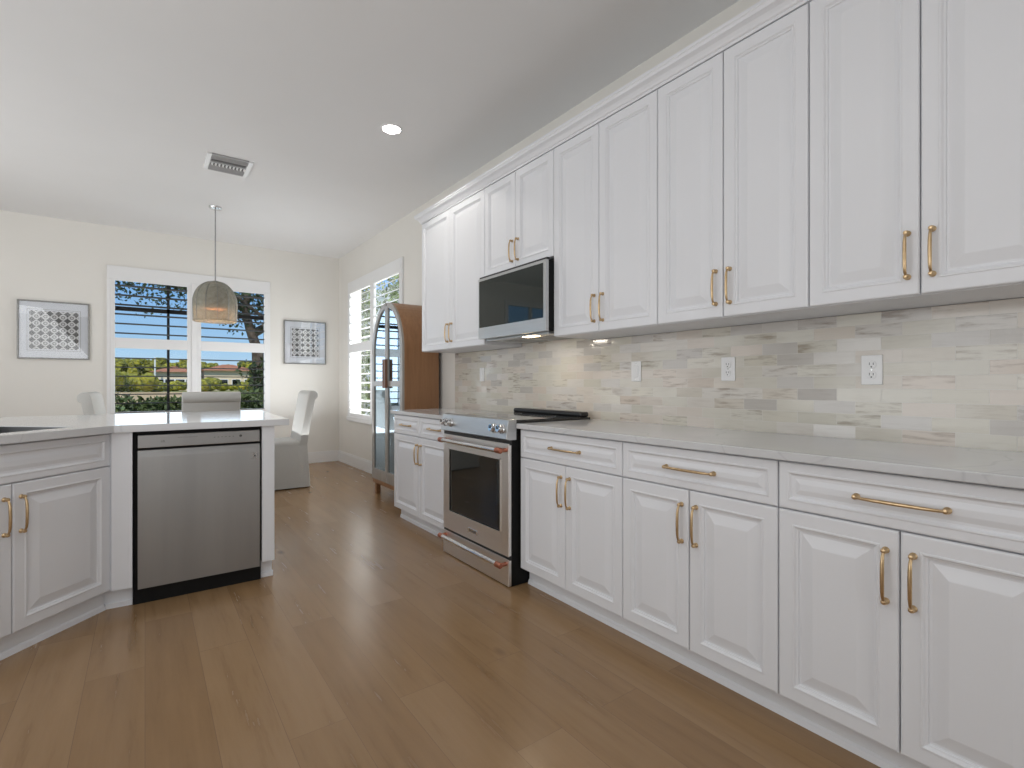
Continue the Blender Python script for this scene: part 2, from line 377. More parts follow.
# back window (window_1): casing, frames, shutters with backlit shade painted into the white louvres
def louver_set(b, axis, a0, a1, z0, z1, pitch, off, chord, tilt, thick=.009, sh=0):
    n = max(1, round((z1-z0)/pitch)); p = (z1-z0)/n
    for i in range(n):
        z = z0+p*(i+.5)+sh; h = chord/2; dz = math.sin(tilt)*h; dy = math.cos(tilt)*h
        prof = [(-dy, -dz-.002), (0, -thick/2), (dy, dz-.002), (dy, dz+.002), (0, thick/2), (-dy, -dz+.002)]
        pts = [(off+y, z+q) for y, q in prof]
        if axis == 'x': b.prism(pts, a0, a1, 'x')                       # runs along x, profile in y,z
        else: b.prism([(q[0], q[1]) for q in pts], a0, a1, 'y')         # runs along y, profile in x,z
w1 = struct(MB().box(-.36, YB-.018, 2.36, 1.385, YB, 2.52, .003).box(-.36, YB-.018, .715, 1.385, YB, .775, .003)
    .box(-.36, YB-.018, .775, -.33, YB, 2.36).box(1.355, YB-.018, .775, 1.385, YB, 2.36).build('window_1', 'trim'))
sh = MB()
for a, c in ((-.33, .475), (.53, 1.355)):
    sl, sr = (.045, .047) if a < 0 else (.048, .045)
    sh.box(a, YB-.022, .775, a+sl, YB+.012, 2.36, .003).box(c-sr, YB-.022, .775, c, YB+.012, 2.36, .003)
    sh.box(a+sl, YB-.02, 2.35, c-sr, YB+.01, 2.40).box(a+sl, YB-.02, 1.553, c-sr, YB+.01, 1.676, .003).box(a+sl, YB-.02, .76, c-sr, YB+.01, .80, .003)
sh.box(.475, YB-.03, .775, .53, YB+.015, 2.40, .003)
sh.build('shutter_frame', 'trim', w1)
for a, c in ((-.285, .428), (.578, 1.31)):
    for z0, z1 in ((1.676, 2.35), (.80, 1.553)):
        b = MB(); louver_set(b, 'x', a, c, z0, z1, .112, YB+.0, .085, math.radians(-5), thick=.013, sh=-.062 if z0 < 1 else 0); b.build('louver_panel', 'bronze_backlit', w1)
wf = MB()
for a, c in ((-.33, .50), (.51, 1.355)):
    mid = a+.555 if a < 0 else a+.42
    wf.box(a, YB+.09, .76, a+.03, YB+.13, 2.40).box(c-.03, YB+.09, .76, c, YB+.13, 2.40)
    wf.box(a, YB+.09, .76, c, YB+.13, .79).box(a, YB+.09, 2.37, c, YB+.13, 2.40).box(a+.03, YB+.095, 2.01, c-.03, YB+.125, 2.06)
wf.box(.222, YB+.095, .79, .25, YB+.12, 2.37)
wf.build('sash_frame', 'bronze_backlit', w1)
MB().box(-.33, YB+.105, .76, 1.355, YB+.109, 2.40).build('window_pane', 'glass', w1)
# window_2 right wall: white louvres
w2 = struct(MB().box(XW-.018, 5.24, 2.42, XW, 7.10, 2.54, .003).box(XW-.03, 5.22, .62, XW, 7.12, .68, .003)
    .box(XW-.018, 5.24, .68, XW, 5.30, 2.42).box(XW-.018, 7.05, .68, XW, 7.10, 2.42).build('window_2', 'trim'))
sh = MB()
for a, c in ((5.27, 6.15), (6.17, 7.06)):
    sh.box(XW-.022, a, .68, XW+.012, a+.05, 2.46, .003).box(XW-.022, c-.05, .68, XW+.012, c, 2.46, .003)
    sh.box(XW-.02, a+.05, 2.38, XW+.01, c-.05, 2.46).box(XW-.02, a+.05, 1.56, XW+.01, c-.05, 1.68, .003).box(XW-.02, a+.05, .68, XW+.01, c-.05, .73, .003)
sh.box(XW-.025, 6.14, .68, XW+.012, 6.18, 2.46)
sh.build('shutter_frame', 'trim', w2)
for a, c in ((5.32, 6.10), (6.22, 7.01)):
    for z0, z1 in ((1.68, 2.38), (.73, 1.56)):
        b = MB(); louver_set(b, 'y', a, c, z0, z1, .112, XW+.0, .085, math.radians(12 if z0 < 1 else 30)); b.build('louver_panel', 'whitelouver', w2)
MB().box(XW+.105, 5.27, .68, XW+.109, 7.06, 2.46).build('window_pane', 'glass', w2)
# window_3 further left on the back wall (seen mirrored in the microwave door)
w3 = struct(MB().box(-2.80, YB-.018, 2.58, -1.50, YB, 2.67, .003).box(-2.80, YB-.018, .84, -1.50, YB, .92).box(-2.80, YB-.018, .92, -2.73, YB, 2.58).box(-1.57, YB-.018, .92, -1.50, YB, 2.58).box(-2.18, YB+.06, .9, -2.12, YB+.1, 2.60).build('window_3', 'trim'))
MB().box(-2.75, YB+.105, .9, -1.55, YB+.109, 2.60).build('window_pane', 'glass', w3)

# ------------------------------------------------------------ cabinetry
def raised(wd, h, frame=.052, field=.034, deep=.0105):
    """raised-panel door face centred at x=0..wd, z=0..h; back at y=0, front at y=-.02"""
    f = frame; t = .02
    R = lambda i, y: (i, i, wd-i, h-i, y)
    k = min(1, (min(wd, h)/2-f)/(field+.03))
    rs = [R(0, 0), R(0, -t+.005), R(.0025, -t+.001), R(.006, -t), R(f-.008, -t), R(f-.006, -t-.002), R(f-.002, -t-.002), R(f+.001, -t+.001),
          R(f+.003*k, -t+.004), R(f+.008*k, -t+.0055), R(f+.010*k, -t+deep), R(f+.017*k, -t+deep), R(f+(.017+field)*k, -t+.0015), R(f+(.020+field)*k, -t+.001)]
    return MB().rings(rs)
def pull(parent, cx, y, cz, length, vertical=True, name='handle'):
    """arched bar pull with round rosettes; mounting face at y, projecting to -y"""
    b = MB(); hl = length/2-.008
    def pt(a, o): return (cx, y-o, cz+a) if vertical else (cx+a, y-o, cz)
    path = [(-hl, .002), (-hl, .012), (-hl+.004, .020), (-hl+.016, .026), (-hl*.55, .0285), (0, .030), (hl*.55, .0285), (hl-.016, .026), (hl-.004, .020), (hl, .012), (hl, .002)]
    b.tube([pt(*p) for p in path], [.0045, .0042, .0042, .0045, .0052, .0055, .0052, .0045, .0042, .0042, .0045], 10)
    for s in (-1, 1):
        b.lathe([(0, -.001), (.0095, -.001), (.0095, .003), (.007, .006), (.0055, .010), (.0, .010)], pt(s*hl, 0), (0, -1, 0), 16)
        b.lathe([(0, -.0085), (.006, -.006), (.0082, 0), (.006, .006), (0, .0085)], pt(s*hl, .017), (0, -1, 0), 14)
    return b.build(name, 'brass', parent, smooth=True)
G = .0018
def door(parent, x0, x1, z0, z1, side, hz, hl=.16, frame=.052, name='door'):
    wd = x1-x0-2*G; o = raised(wd, z1-z0, frame).build(name, 'paint', parent, loc=(x0+G, 0, z0))
    hx = wd-.030 if side == 'r' else .030
    if side: pull(o, hx, -.02, hz-z0, hl)
    return o
def drawer(parent, x0, x1, z0, z1, hl=.225):
    wd = x1-x0-2*G; o = raised(wd, z1-z0, .036, .016, .0055).build('drawer', 'paint', parent, loc=(x0+G, 0, z0))
    if hl: pull(o, wd/2, -.02, (z1-z0)/2, hl, False)
    return o
ZB, ZT, ZD = .10, .7185, .7225      # door bottom, door top, drawer bottom
def base_cab(label, wd, loc, rz, split, ndraw=1, handles=True, dhl=.225, false_front=False, depth=.60, frame=.052, zt=.881, toe=.046):
    t = thing('base_cabinet', label, 'cabinet', loc, rz, 'white base cabinets')
    MB().box(0, 0.0005, .095, wd, depth, zt).build('body', 'paint', t)
    MB().box(0, toe, 0, wd, toe+.03, .095).prism([(toe+.001, 0), (toe+.001, .028), (toe-.007, .02), (toe-.011, 0)], 0, wd, 'x').build('toe_kick', 'paint', t)
    zt_ = zt-.006
    if ndraw == 1: drawer(t, 0, wd, ZD, zt_, 0 if false_front else dhl)
    else: drawer(t, 0, split, ZD, zt_, dhl); drawer(t, split, wd, ZD, zt_, dhl)
    door(t, 0, split, ZB, ZT, 'r', .588, frame=frame); door(t, split, wd, ZB, ZT, 'l', .588, frame=frame)
    return t
XF = 1.72   # face of the base carcasses; doors stand 2 cm proud
RZ = -PI/2
base_cab('white base cabinet with two small drawers, left of the range', .997, (XF, 4.04, 0), RZ, .49, 2, dhl=.19, depth=.597)
base_cab('white base cabinet with one drawer directly right of the range', .748, (XF, 2.266, 0), RZ, .376, depth=.597)
base_cab('white base cabinet with one wide drawer, middle of the run right of the range', .677, (XF, 1.518, 0), RZ, .337, depth=.597)
base_cab('white base cabinet with a wide drawer, nearest the camera at lower right', .668, (XF, .841, 0), RZ, .334, depth=.597)

def wall_cab(label, wd, y, split, z0, z1, hz, hl=.155):
    t = thing('wall_cabinet', label, 'cabinet', (1.99, y, 0), RZ, 'white wall cabinets')
    MB().box(0, 0.0005, z0-.002, wd, .328, z1+.004).build('body', 'paint', t)
    door(t, 0, split, z0, z1, 'r', hz, hl); door(t, split, wd, z0, z1, 'l', hz, hl)
    return t
ZU0, ZU1 = 1.413, 2.531
wall_cab('tall white wall cabinet left of the microwave, farthest from the camera', 1.018, 4.07, .51, ZU0, ZU1, 1.54)
wall_cab('short white wall cabinet above the microwave', .754, 3.05, .37, 1.893, ZU1, 2.01, .15)
wall_cab('tall white wall cabinet directly right of the microwave', .754, 2.295, .37, ZU0, ZU1, 1.54)
wall_cab('tall white wall cabinet above the middle outlet, second from the right edge of the photo', .677, 1.541, .337, ZU0, ZU1, 1.54)
wall_cab('tall white wall cabinet nearest the camera, at the right edge of the photo', .66, .864, .33, ZU0, ZU1, 1.54)
# crown moulding along the wall cabinets
prof = [(1.99, 2.536), (1.970, 2.536), (1.970, 2.548), (1.964, 2.552), (1.960, 2.560), (1.951, 2.572), (1.940, 2.579), (1.934, 2.582), (1.930, 2.594), (1.926, 2.598), (1.926, 2.612), (1.99, 2.612)]
b = MB(); A = []; Bv = []; Cv = []
for x, z in prof:
    o = 1.99-x
    A.append(b.bm.verts.new((x, .204, z))); Bv.append(b.bm.verts.new((x, 4.07+o, z))); Cv.append(b.bm.verts.new((2.318, 4.07+o, z)))
n = len(prof)
for P, Q in ((A, Bv), (Bv, Cv)):
    for i in range(n-1): b.bm.faces.new((P[i], P[i+1], Q[i+1], Q[i]))
b.bm.faces.new(A); b.bm.faces.new(Cv)
v4 = [b.bm.verts.new(p) for p in ((1.99, .204, 2.608), (1.99, 4.07, 2.608), (2.318, 4.07, 2.608), (2.318, .204, 2.608))]; b.bm.faces.new(v4)
tag(b.build('crown_molding', 'paint'), 'white crown moulding running along the tops of the wall cabinets', 'molding')

# countertops
ZTOP = .910
tag(MB().box(1.675, .17, .882, 2.3, 2.270, ZTOP, .003).build('countertop', 'quartz'), 'long pale quartz countertop right of the range under the tiled wall', 'countertop')
tag(MB().box(1.675, 3.040, .882, 2.3, 4.06, ZTOP, .003).build('countertop', 'quartz'), 'short pale quartz countertop left of the range beside the arched cabinet', 'countertop')
# backsplash
tag(MB().box(2.302, .17, .883, 2.3185, 4.065, 1.409).box(2.302, 2.30, 1.409, 2.3185, 3.045, 1.46).build('backsplash', 'tile'), 'beige and grey marble brick tile backsplash on the cabinet wall', 'backsplash')

# switches and outlets
def plate(label, y, z, kind, cat):
    t = thing('outlet_plate' if kind == 'outlet' else 'switch_plate', label, cat, (2.3018, y, z), RZ, 'wall plates on the backsplash')
    MB().box(-.036, -.005, -.058, .036, 0, .058, .003).build('cover', 'plastic', t)
    if kind == 'outlet':
        for dz in (-.02, .02):
            r = MB().lathe([(0, .0), (.0165, .0), (.0165, .002), (.015, .003), (0, .003)], (0, -.005, dz), (0, -1, 0), 20).build('receptacle', 'plastic', t)
            MB().box(-.0075, -.0088, dz-.001, -.0055, -.0075, dz+.009).box(.0055, -.0088, dz-.001, .0075, -.0075, dz+.008).lathe([(0, 0), (.0028, 0), (.0028, .001), (0, .001)], (0, -.0078, dz-.008), (0, -1, 0), 10).build('slot', 'slot', r)
    else:
        MB().box(-.0165, -.0085, -.033, .0165, -.004, .033, .002).build('rocker', 'plastic', t)
    for dz in ((0,) if kind == 'outlet' else (-.047, .047)):
        MB().lathe([(0, 0), (.003, 0), (.002, .001), (0, .001)], (0, -.005, dz), (0, -1, 0), 10).build('screw', 'chrome', t)
plate('white switch plate on the tile left of the range', 3.60, 1.21, 'switch', 'switch')
plate('white switch plate on the tile just right of the range', 1.947, 1.203, 'switch', 'switch')
plate('white outlet plate between the switch plate and the largest outlet', 1.377, 1.203, 'outlet', 'outlet')
plate('white duplex outlet plate nearest the camera, rightmost on the tile', .775, 1.185, 'outlet', 'outlet')

# ------------------------------------------------------------ range (local: front faces -y, x 0..w)
RW = .760
t = thing('range', 'stainless slide-in electric range with copper tipped handles between the base cabinets', 'range', (1.630, 3.034, 0), RZ)
MB().box(.004, .0205, .004, RW-.004, .60, .905).build('body', 'matteblack', t)
MB().box(.002, .004, .15, RW-.002, .02, .175).build('lower_gap', 'black', t)
MB().box(.002, .004, .79, RW-.002, .02, .82).build('upper_gap', 'black', t)
dr = MB()
ZW0, ZW1 = .285, .712
dr.box(.003, -.002, .17, .075, .018, .797, .002).box(RW-.075, -.002, .17, RW-.003, .018, .797, .002).box(.075, -.002, .17, RW-.075, .018, ZW0).box(.075, -.002, ZW1, RW-.075, .018, .797)
d = dr.build('oven_door', 'steel_warm', t)
MB().box(.075, .004, ZW0, RW-.075, .012, ZW1).build('window_glass', 'blackglass', d)
fr = MB()
fr.box(.075, -.006, ZW0, RW-.075, -.001, ZW0+.010, .001).box(.075, -.006, ZW1-.010, RW-.075, -.001, ZW1, .001).box(.075, -.006, ZW0, .085, -.001, ZW1, .001).box(RW-.085, -.006, ZW0, RW-.075, -.001, ZW1, .001)
fr.build('window_bezel', 'steel_warm', d)
def bar_handle(parent, z, out=.046):
    h = MB().tube([(.055, -out, z), (RW-.055, -out, z)], .0145, 16).build('handle', 'chrome', parent, smooth=True)
    for s_, x in ((-1, .028), (1, RW-.014)):
        e = MB().tube([(x-s_*.045, -out, z), (x-s_*.004, -out, z), (x, -out, z)], [.0165, .0165, .012], 16).tube([(x-s_*.014, .0, z), (x-s_*.014, -out, z)], .0115, 12).build('end_cap', 'copper', h, smooth=True, label='copper coloured end cap')
bar_handle(d, .762)
dd = MB().box(.003, -.002, .006, RW-.003, .018, .153, .002).build('warming_drawer', 'steel_warm', t)
bar_handle(dd, .128)
# control panel: sloping face
cp = MB().prism([(.0, .818), (-.022, .826), (-.004, .928), (.05, .934), (.05, .818)], 0, RW, 'x', .001).build('control_panel', 'steel', t)
sl = math.atan2(.018, .110); nrm = Vector((0, -math.cos(sl), math.sin(sl)))
for x in (.05, .125, RW-.125, RW-.05):
    c = Vector((x, -.013, .878))
    k = MB().lathe([(0, 0), (.027, 0), (.027, .004), (.021, .006), (.021, .030), (.019, .034), (0, .034)], c, nrm, 24).build('knob', 'chrome', cp, smooth=True)
    MB().box(x-.002, -.0525, .880, x+.002, -.048, .898).build('pointer', 'black', k)
MB().box(0.0, .05, .905, RW, .625, .922, .002).build('cooktop', 'black', t)
ct = MB().box(.012, .03, .922, RW-.012, .54, .927, .001).build('glass_top', 'blackglass', t)
for x, y, r in ((.2, .16, .10), (.56, .16, .11), (.2, .40, .085), (.56, .40, .085)):
    MB().lathe([(r-.002, 0), (r, .0003), (r+.002, 0)], (x, y, .9272), (0, 0, 1), 40).build('burner_ring', 'vent', ct)
MB().box(.022, .562, .9215, RW-.018, .634, .955, .014, 4).build('rear_vent', 'black', t)
def text(name, s, size, mt, parent, loc, rot, ext=.0004):
    cu = bpy.data.curves.new(name, 'FONT'); cu.body = s; cu.size = size; cu.extrude = ext; cu.align_x = 'CENTER'; cu.align_y = 'CENTER'
    o = bpy.data.objects.new(name, cu); C.objects.link(o)
    bpy.context.view_layer.update()
    me = bpy.data.meshes.new_from_object(o.evaluated_get(bpy.context.evaluated_depsgraph_get()))
    me.materials.clear(); me.materials.append(M[mt]); C.objects.unlink(o); bpy.data.objects.remove(o)
    q = bpy.data.objects.new(name, me); C.objects.link(q); q.parent = parent; q.location = loc; q.rotation_euler = rot
    return q
bd = MB().box(RW/2-.055, -.005, .212, RW/2+.055, -.0015, .240, .001).build('badge', 'chrome', d)
text('badge_lettering', 'KitchenAid', .017, 'black', bd, (RW/2, -.0052, .226), (PI/2, 0, 0))

# ------------------------------------------------------------ microwave
t = thing('microwave', 'stainless over-the-range microwave with dark glass door', 'microwave', (1.907, 3.033, 0), RZ)
MW = .742; z0, z1 = 1.445, 1.866
MB().box(.002, .022, z0+.004, MW-.002, .388, z1).build('body', 'matteblack', t)
d = MB()
d.box(0, 0, z0, .012, .022, z1).box(MW-.024, 0, z0, MW, .022, z1).box(.012, 0, z1-.018, MW-.024, .022, z1).box(.012, 0, z0, MW-.024, .022, z0+.078)
d = d.build('door', 'steel', t)
MB().box(.012, -.001, z0+.078, MW-.024, .02, z1-.018).build('door_glass', 'greenglass', d)
un = MB().box(.03, .05, z0-.012, MW-.03, .39, z0+.004).build('underside_panel', 'steel', t)
for x in (.13, MW-.13-.2): MB().box(x, .12, z0-.016, x+.2, .36, z0-.0115).build('grease_filter', 'vent', un)
MB().box(.44, .055, z0-.015, .56, .105, z0-.0112).build('lamp_lens', 'cooklight', un)
light('hood_lamp', 'AREA', (1.99, 2.54, 1.42), .8, (1, .9, .76), .12, .05, look=(2.08, 2.54, .9))
MB().box(0, .01, z1+.001, MW, .03, z1+.014).build('top_grille', 'black', t)

# ------------------------------------------------------------ arched display cabinet
HX, HY0, HY1 = 1.905, 4.335, 5.10
HW = HY1-HY0
t = thing('arched_display_cabinet', 'tall arched brown wood cabinet with glass doors beside the right window', 'cabinet', (HX, HY1, 0), RZ)
ZS, ZA, Z0 = 1.46, 1.925, .16
def arch(inset, zb, n=28):
    a = HW/2-inset; h = ZA-ZS-inset; c = HW/2
    pts = [(inset, zb), (HW-inset, zb)]
    for i in range(n+1):
        th = PI*i/n; q = 1.12
        pts.append((c+a*math.cos(th), ZS+h*abs(math.sin(th))**q if 0 < i < n else ZS))
    return pts
def arch_ring(b, o, i, y0, y1):
    n = len(o); V = [[b.bm.verts.new((p[0], y, p[1])) for p in P] for P in (o, i) for y in (y0, y1)]
    of, ob, inf, inb = V
    for k in range(n):
        j = (k+1) % n
        for q in ((of[k], of[j], ob[j], ob[k]), (inf[k], inf[j], inb[j], inb[k]), (of[k], of[j], inf[j], inf[k]), (ob[k], ob[j], inb[j], inb[k])): b.bm.faces.new(q)
    return b
arch_ring(MB(), arch(0, Z0), arch(.022, Z0+.022), .022, .372).build('case', 'wood', t)
MB().prism(arch(.01, Z0+.01), .372, .380, 'y').build('back_panel', 'wood_dark', t)
for z in (.58, .93, 1.28, 1.58): MB().box(.024, .04, z, HW-.024, .37, z+.018).build('shelf', 'wood', t)
# doors: each half of the arch
def half(side, inset, zb, gap):
    P = arch(inset, zb, 28); c = HW/2
    arc = P[2:]
    if side == 'r': pts = [(c+gap, zb), (HW-inset, zb)]+[p for p in arc if p[0] > c+gap+.002]+[(c+gap, ZS+(ZA-ZS-inset)*(1-(gap/(HW/2-inset))**2)**.56)]
    else: pts = [(inset, zb), (c-gap, zb), (c-gap, ZS+(ZA-ZS-inset)*(1-(gap/(HW/2-inset))**2)**.56)]+[p for p in arc if p[0] < c-gap-.002]
    return pts
def door_half(side):
    o = half(side, .002, Z0, .0015); i = half(side, .052, Z0+.085, .035)
    b = MB()
    assert len(o) == len(i) or True
    # stile ring built by resampling both outlines by index
    def res(P, n=64):
        seg = []; tot = 0
        for k in range(len(P)):
            a, c_ = Vector(P[k]), Vector(P[(k+1) % len(P)]); l = (c_-a).length; seg.append((tot, l, a, c_)); tot += l
        return seg, tot
    cen = Vector((sum(p[0] for p in i)/len(i), sum(p[1] for p in i)/len(i)))
    # cast rays from the inner polygon's centre column: use matching points scaled outward
    return o, i
for side in ('l', 'r'):
    c = HW/2
    # matched outlines: sample height positions, outer curve and inner curve
    def xo(z, inset):   # half width of the arch at height z
        if z <= ZS: return HW/2-inset
        s = min(1, (z-ZS)/(ZA-ZS-inset)); return (HW/2-inset)*math.sqrt(max(0, 1-s**(2/1.12)))
    sg = 1 if side == 'r' else -1
    b = MB(); N_ = 26
    # outer stile strip following the arch, from the bottom to the apex
    def curve(inset, gap, zb):
        pts = [(c+sg*(HW/2-inset), zb), (c+sg*(HW/2-inset), ZS)]
        amax = math.acos(min(1, gap/(HW/2-inset)))
        for k in range(1, N_+1):
            th = amax*k/N_; pts.append((c+sg*(HW/2-inset)*math.cos(th), ZS+(ZA-ZS-inset)*math.sin(th)**1.12))
        return pts
    co, ci = curve(.002, .0015, Z0+.002), curve(.050, .032, Z0+.002)
    ring = []
    for y in (0, .022):
        ring.append(([b.bm.verts.new((p[0], y, p[1])) for p in co], [b.bm.verts.new((p[0], y, p[1])) for p in ci]))
    (of, inf), (ob, inb) = ring
    for k in range(len(co)-1):
        for q in ((of[k], of[k+1], inf[k+1], inf[k]), (ob[k], ob[k+1], inb[k+1], inb[k]), (of[k], of[k+1], ob[k+1], ob[k]), (inf[k], inf[k+1], inb[k+1], inb[k])): b.bm.faces.new(q)
    b.bm.faces.new((of[0], inf[0], inb[0], ob[0])); b.bm.faces.new((of[-1], inf[-1], inb[-1], ob[-1]))
    xa, xb = sorted((c+sg*.0015, c+sg*.032)); zt = co[-1][1]-.03
    b.box(xa, 0.0005, Z0+.002, xb, .0215, zt)
    xa, xb = sorted((c+sg*.032, c+sg*(HW/2-.050)))
    b.box(xa, .0005, Z0+.002, xb, .0215, Z0+.11).box(xa, .001, 1.105, xb, .021, 1.16)
    df = b.build('door', 'wood_front', t)
    gp = curve(.045, .02, Z0+.10); gp = [(c+sg*.02, Z0+.10)]+gp
    MB().prism(gp, .012, .015, 'y').build('door_pane', 'mirror_glass', df)
    xa, xb = sorted((c+sg*.004, c+sg*.036))
    MB().box(xa, -.028, 1.09, xb, .0, 1.37, .004).build('handle', 'wood_dark', df, label='dark brown wooden pull')
MB().box(0.0, .01, .115, HW, .372, Z0-.001, .002).build('plinth', 'wood', t)
for x in (.03, HW-.075):
    for y in (.02, .32): MB().box(x, y, 0, x+.045, y+.045, .115).build('leg', 'wood', t)

# ------------------------------------------------------------ peninsula
PT = .925; PB = .889; YF = 3.22   # carcass face; doors stand 2 cm proud to y = 3.20
ANG = math.radians(47); dx, dy = math.cos(ANG), math.sin(ANG)
SW = .90
corner = Vector((-.138, 3.222))
face0 = corner-Vector((dx, dy))*SW        # left end of the sink cabinet's door plane
org = face0+Vector((-dy, dx))*.02
sc_ = base_cab('white sink base cabinet set diagonally at the left end of the peninsula', SW, (org.x, org.y, 0), ANG, .455, 1, True, .2, True, .58, zt=PB-.002, toe=.020)
# peninsula counter with a sink cut-out, built as polygon with hole
def n_(s, off): return face0+Vector((dx, dy))*s+Vector((-dy, dx))*off
f0 = n_(-.02, -.03); fc = Vector((-.125, 3.17))
outer = [tuple(f0), tuple(fc), (.685, 3.17), (.742, 4.40), (-1.75, 4.40), tuple(n_(-.02, 1.25))]
sx1 = .79; sink = [n_(.06, .075), n_(sx1, .075), n_(sx1, .50), n_(.06, .50)]
b = MB()
# split the slab into quads around the hole
P0, P1, P2, P3 = [tuple(p) for p in sink]
f0, fc_ = outer[0], outer[1]
polys = [[f0, fc_, P1, P0], [fc_, outer[2], outer[3], (-.35, 4.40), P2, P1], [P2, (-.35, 4.40), outer[4], outer[5], P3], [P3, outer[5], f0, P0]]
vt = {}; vb = {}
def V(p, z, d):
    k = (round(p[0], 4), round(p[1], 4))
    if k not in d: d[k] = b.bm.verts.new((p[0], p[1], z))
    return d[k]
for pl in polys:
    b.bm.faces.new([V(p, PT, vt) for p in pl]); b.bm.faces.new([V(p, PB, vb) for p in pl][::-1])
loop = [outer[0], outer[1], outer[2], outer[3], (-.35, 4.40), outer[4], outer[5]]
for L_ in (loop, [P0, P1, P2, P3]):
    for k in range(len(L_)):
        p, q = L_[k], L_[(k+1) % len(L_)]; b.bm.faces.new((V(p, PB, vb), V(q, PB, vb), V(q, PT, vt), V(p, PT, vt)))
o = b.build('countertop', 'quartz'); tag(o, 'pale quartz peninsula countertop with the undermount sink cut into it', 'countertop')
bv = o.modifiers.new('bevel', 'BEVEL'); bv.width = .003; bv.segments = 2; bv.limit_method = 'ANGLE'
# sink basin
b = MB(); t_ = .004
def rz(p): return tuple(p)
ins = [n_(.064, .079), n_(sx1-.004, .079), n_(sx1-.004, .496), n_(.064, .496)]
ino = [n_(.0605, .0755), n_(sx1-.0005, .0755), n_(sx1-.0005, .4995), n_(.0605, .4995)]
zt, zb = PT-.004, .70
A_ = [b.bm.verts.new((*p, zt)) for p in ins]; B_ = [b.bm.verts.new((*p, zb)) for p in ins]; C_ = [b.bm.verts.new((*p, zt)) for p in ino]; D_ = [b.bm.verts.new((*p, zb-.004)) for p in ino]
for k in range(4):
    j = (k+1) % 4
    b.bm.faces.new((A_[k], A_[j], B_[j], B_[k])); b.bm.faces.new((C_[k], C_[j], D_[j], D_[k])); b.bm.faces.new((A_[k], A_[j], C_[j], C_[k]))
b.bm.faces.new(B_); b.bm.faces.new(D_)
sk = b.build('sink', 'steel_sink'); tag(sk, 'stainless undermount sink in the peninsula countertop at the left edge', 'sink')
cc_ = n_(.42, .29)
MB().lathe([(0, .001), (.02, .001), (.045, .003), (.045, 0), (0, 0)], (cc_.x, cc_.y, .7), (0, 0, 1), 24).build('drain', 'chrome', sk)

# corner filler between the sink cabinet and the dishwasher
cf = tag(MB().prism([(-.134, 3.205), (-.052, 3.2), (-.052, 3.6), (-.155, 3.6), (-.150, 3.24)], .1, PB-.001, 'z').build('corner_filler', 'paint'), 'plain white filler panel between the sink cabinet and the dishwasher', 'panel')
MB().prism([(-.170, 3.258), (-.052, 3.250), (-.052, 3.4), (-.16, 3.4)], 0, .1, 'z').prism([(-.160, 3.246), (-.052, 3.240), (-.052, 3.252), (-.166, 3.260)], 0, .025, 'z').build('toe_kick', 'paint', cf)
# end panel
ep = tag(MB().box(.545, 3.195, .108, .610, 3.85, PB-.001, .001).build('end_panel', 'paint'), 'white end panel right of the dishwasher under the countertop overhang', 'panel')
MB().box(.548, 3.255, 0, .606, 3.85, .108).box(.545, 3.245, 0, .612, 3.85, .028, .003).build('toe_kick', 'paint', ep)
tag(MB().box(-1.6, 3.86, 0, .61, 3.90, PB-.001).build('bar_back_panel', 'paint'), 'white back panel of the peninsula facing the dining area', 'panel')

# dishwasher
DX0, DX1 = -.030, .533; DW = DX1-DX0
t = thing('dishwasher', 'stainless steel dishwasher with bar control strip built into the peninsula', 'dishwasher', (DX0, 3.2, 0))
MB().box(-.020, .03, .0, DW+.010, .60, PB-.003).build('tub', 'matteblack', t)
MB().box(-.012, .075, .01, DW+.004, .085, .078).build('kick_plate', 'black', t)
prof = [(.022, .080), (.0, .084), (-.002, .25), (-.003, .75), (-.001, .775), (.006, .789), (.022, .793)]
d = MB().prism([(p[0], p[1]) for p in prof], 0, DW, 'x').build('door', 'steel_dw', t, smooth=True)
MB().box(-.001, .015, .793, DW+.001, .022, .801).build('handle_recess', 'matteblack', t)
cp = MB().box(0, -.004, .801, DW, .022, .868, .003).build('control_panel', 'steel_dw', t)
for k in range(6): MB().box(.335+k*.018, -.0052, .838, .342+k*.018, -.0038, .8405).build('button_mark', 'slot', cp)
MB().lathe([(0, 0), (.007, 0), (.007, .0015), (0, .0015)], (.465, -.004, .840), (0, -1, 0), 20).build('start_button', 'slot', cp)
MB().box(.17, -.0052, .8475, .26, -.0038, .8483).build('printed_line', 'slot', cp)
text('brand_mark', 'LG', .014, 'slot', cp, (.105, -.0045, .832), (PI/2, 0, 0))
em = MB().lathe([(.0085, 0), (.0115, 0), (.0115, .0012), (.0085, .0012), (.0085, 0)], (DW-.026, -.0035, .722), (0, -1, 0), 28).box(DW-.045, -.0045, .704, DW-.008, -.0030, .7055).box(DW-.045, -.0045, .7385, DW-.008, -.0030, .740).build('emblem', 'chrome', d)
MB().lathe([(0, 0), (.005, 0), (.005, .0015), (0, .0015)], (DW-.026, -.0035, .722), (0, -1, 0), 18).build('emblem_center', 'slot', em)

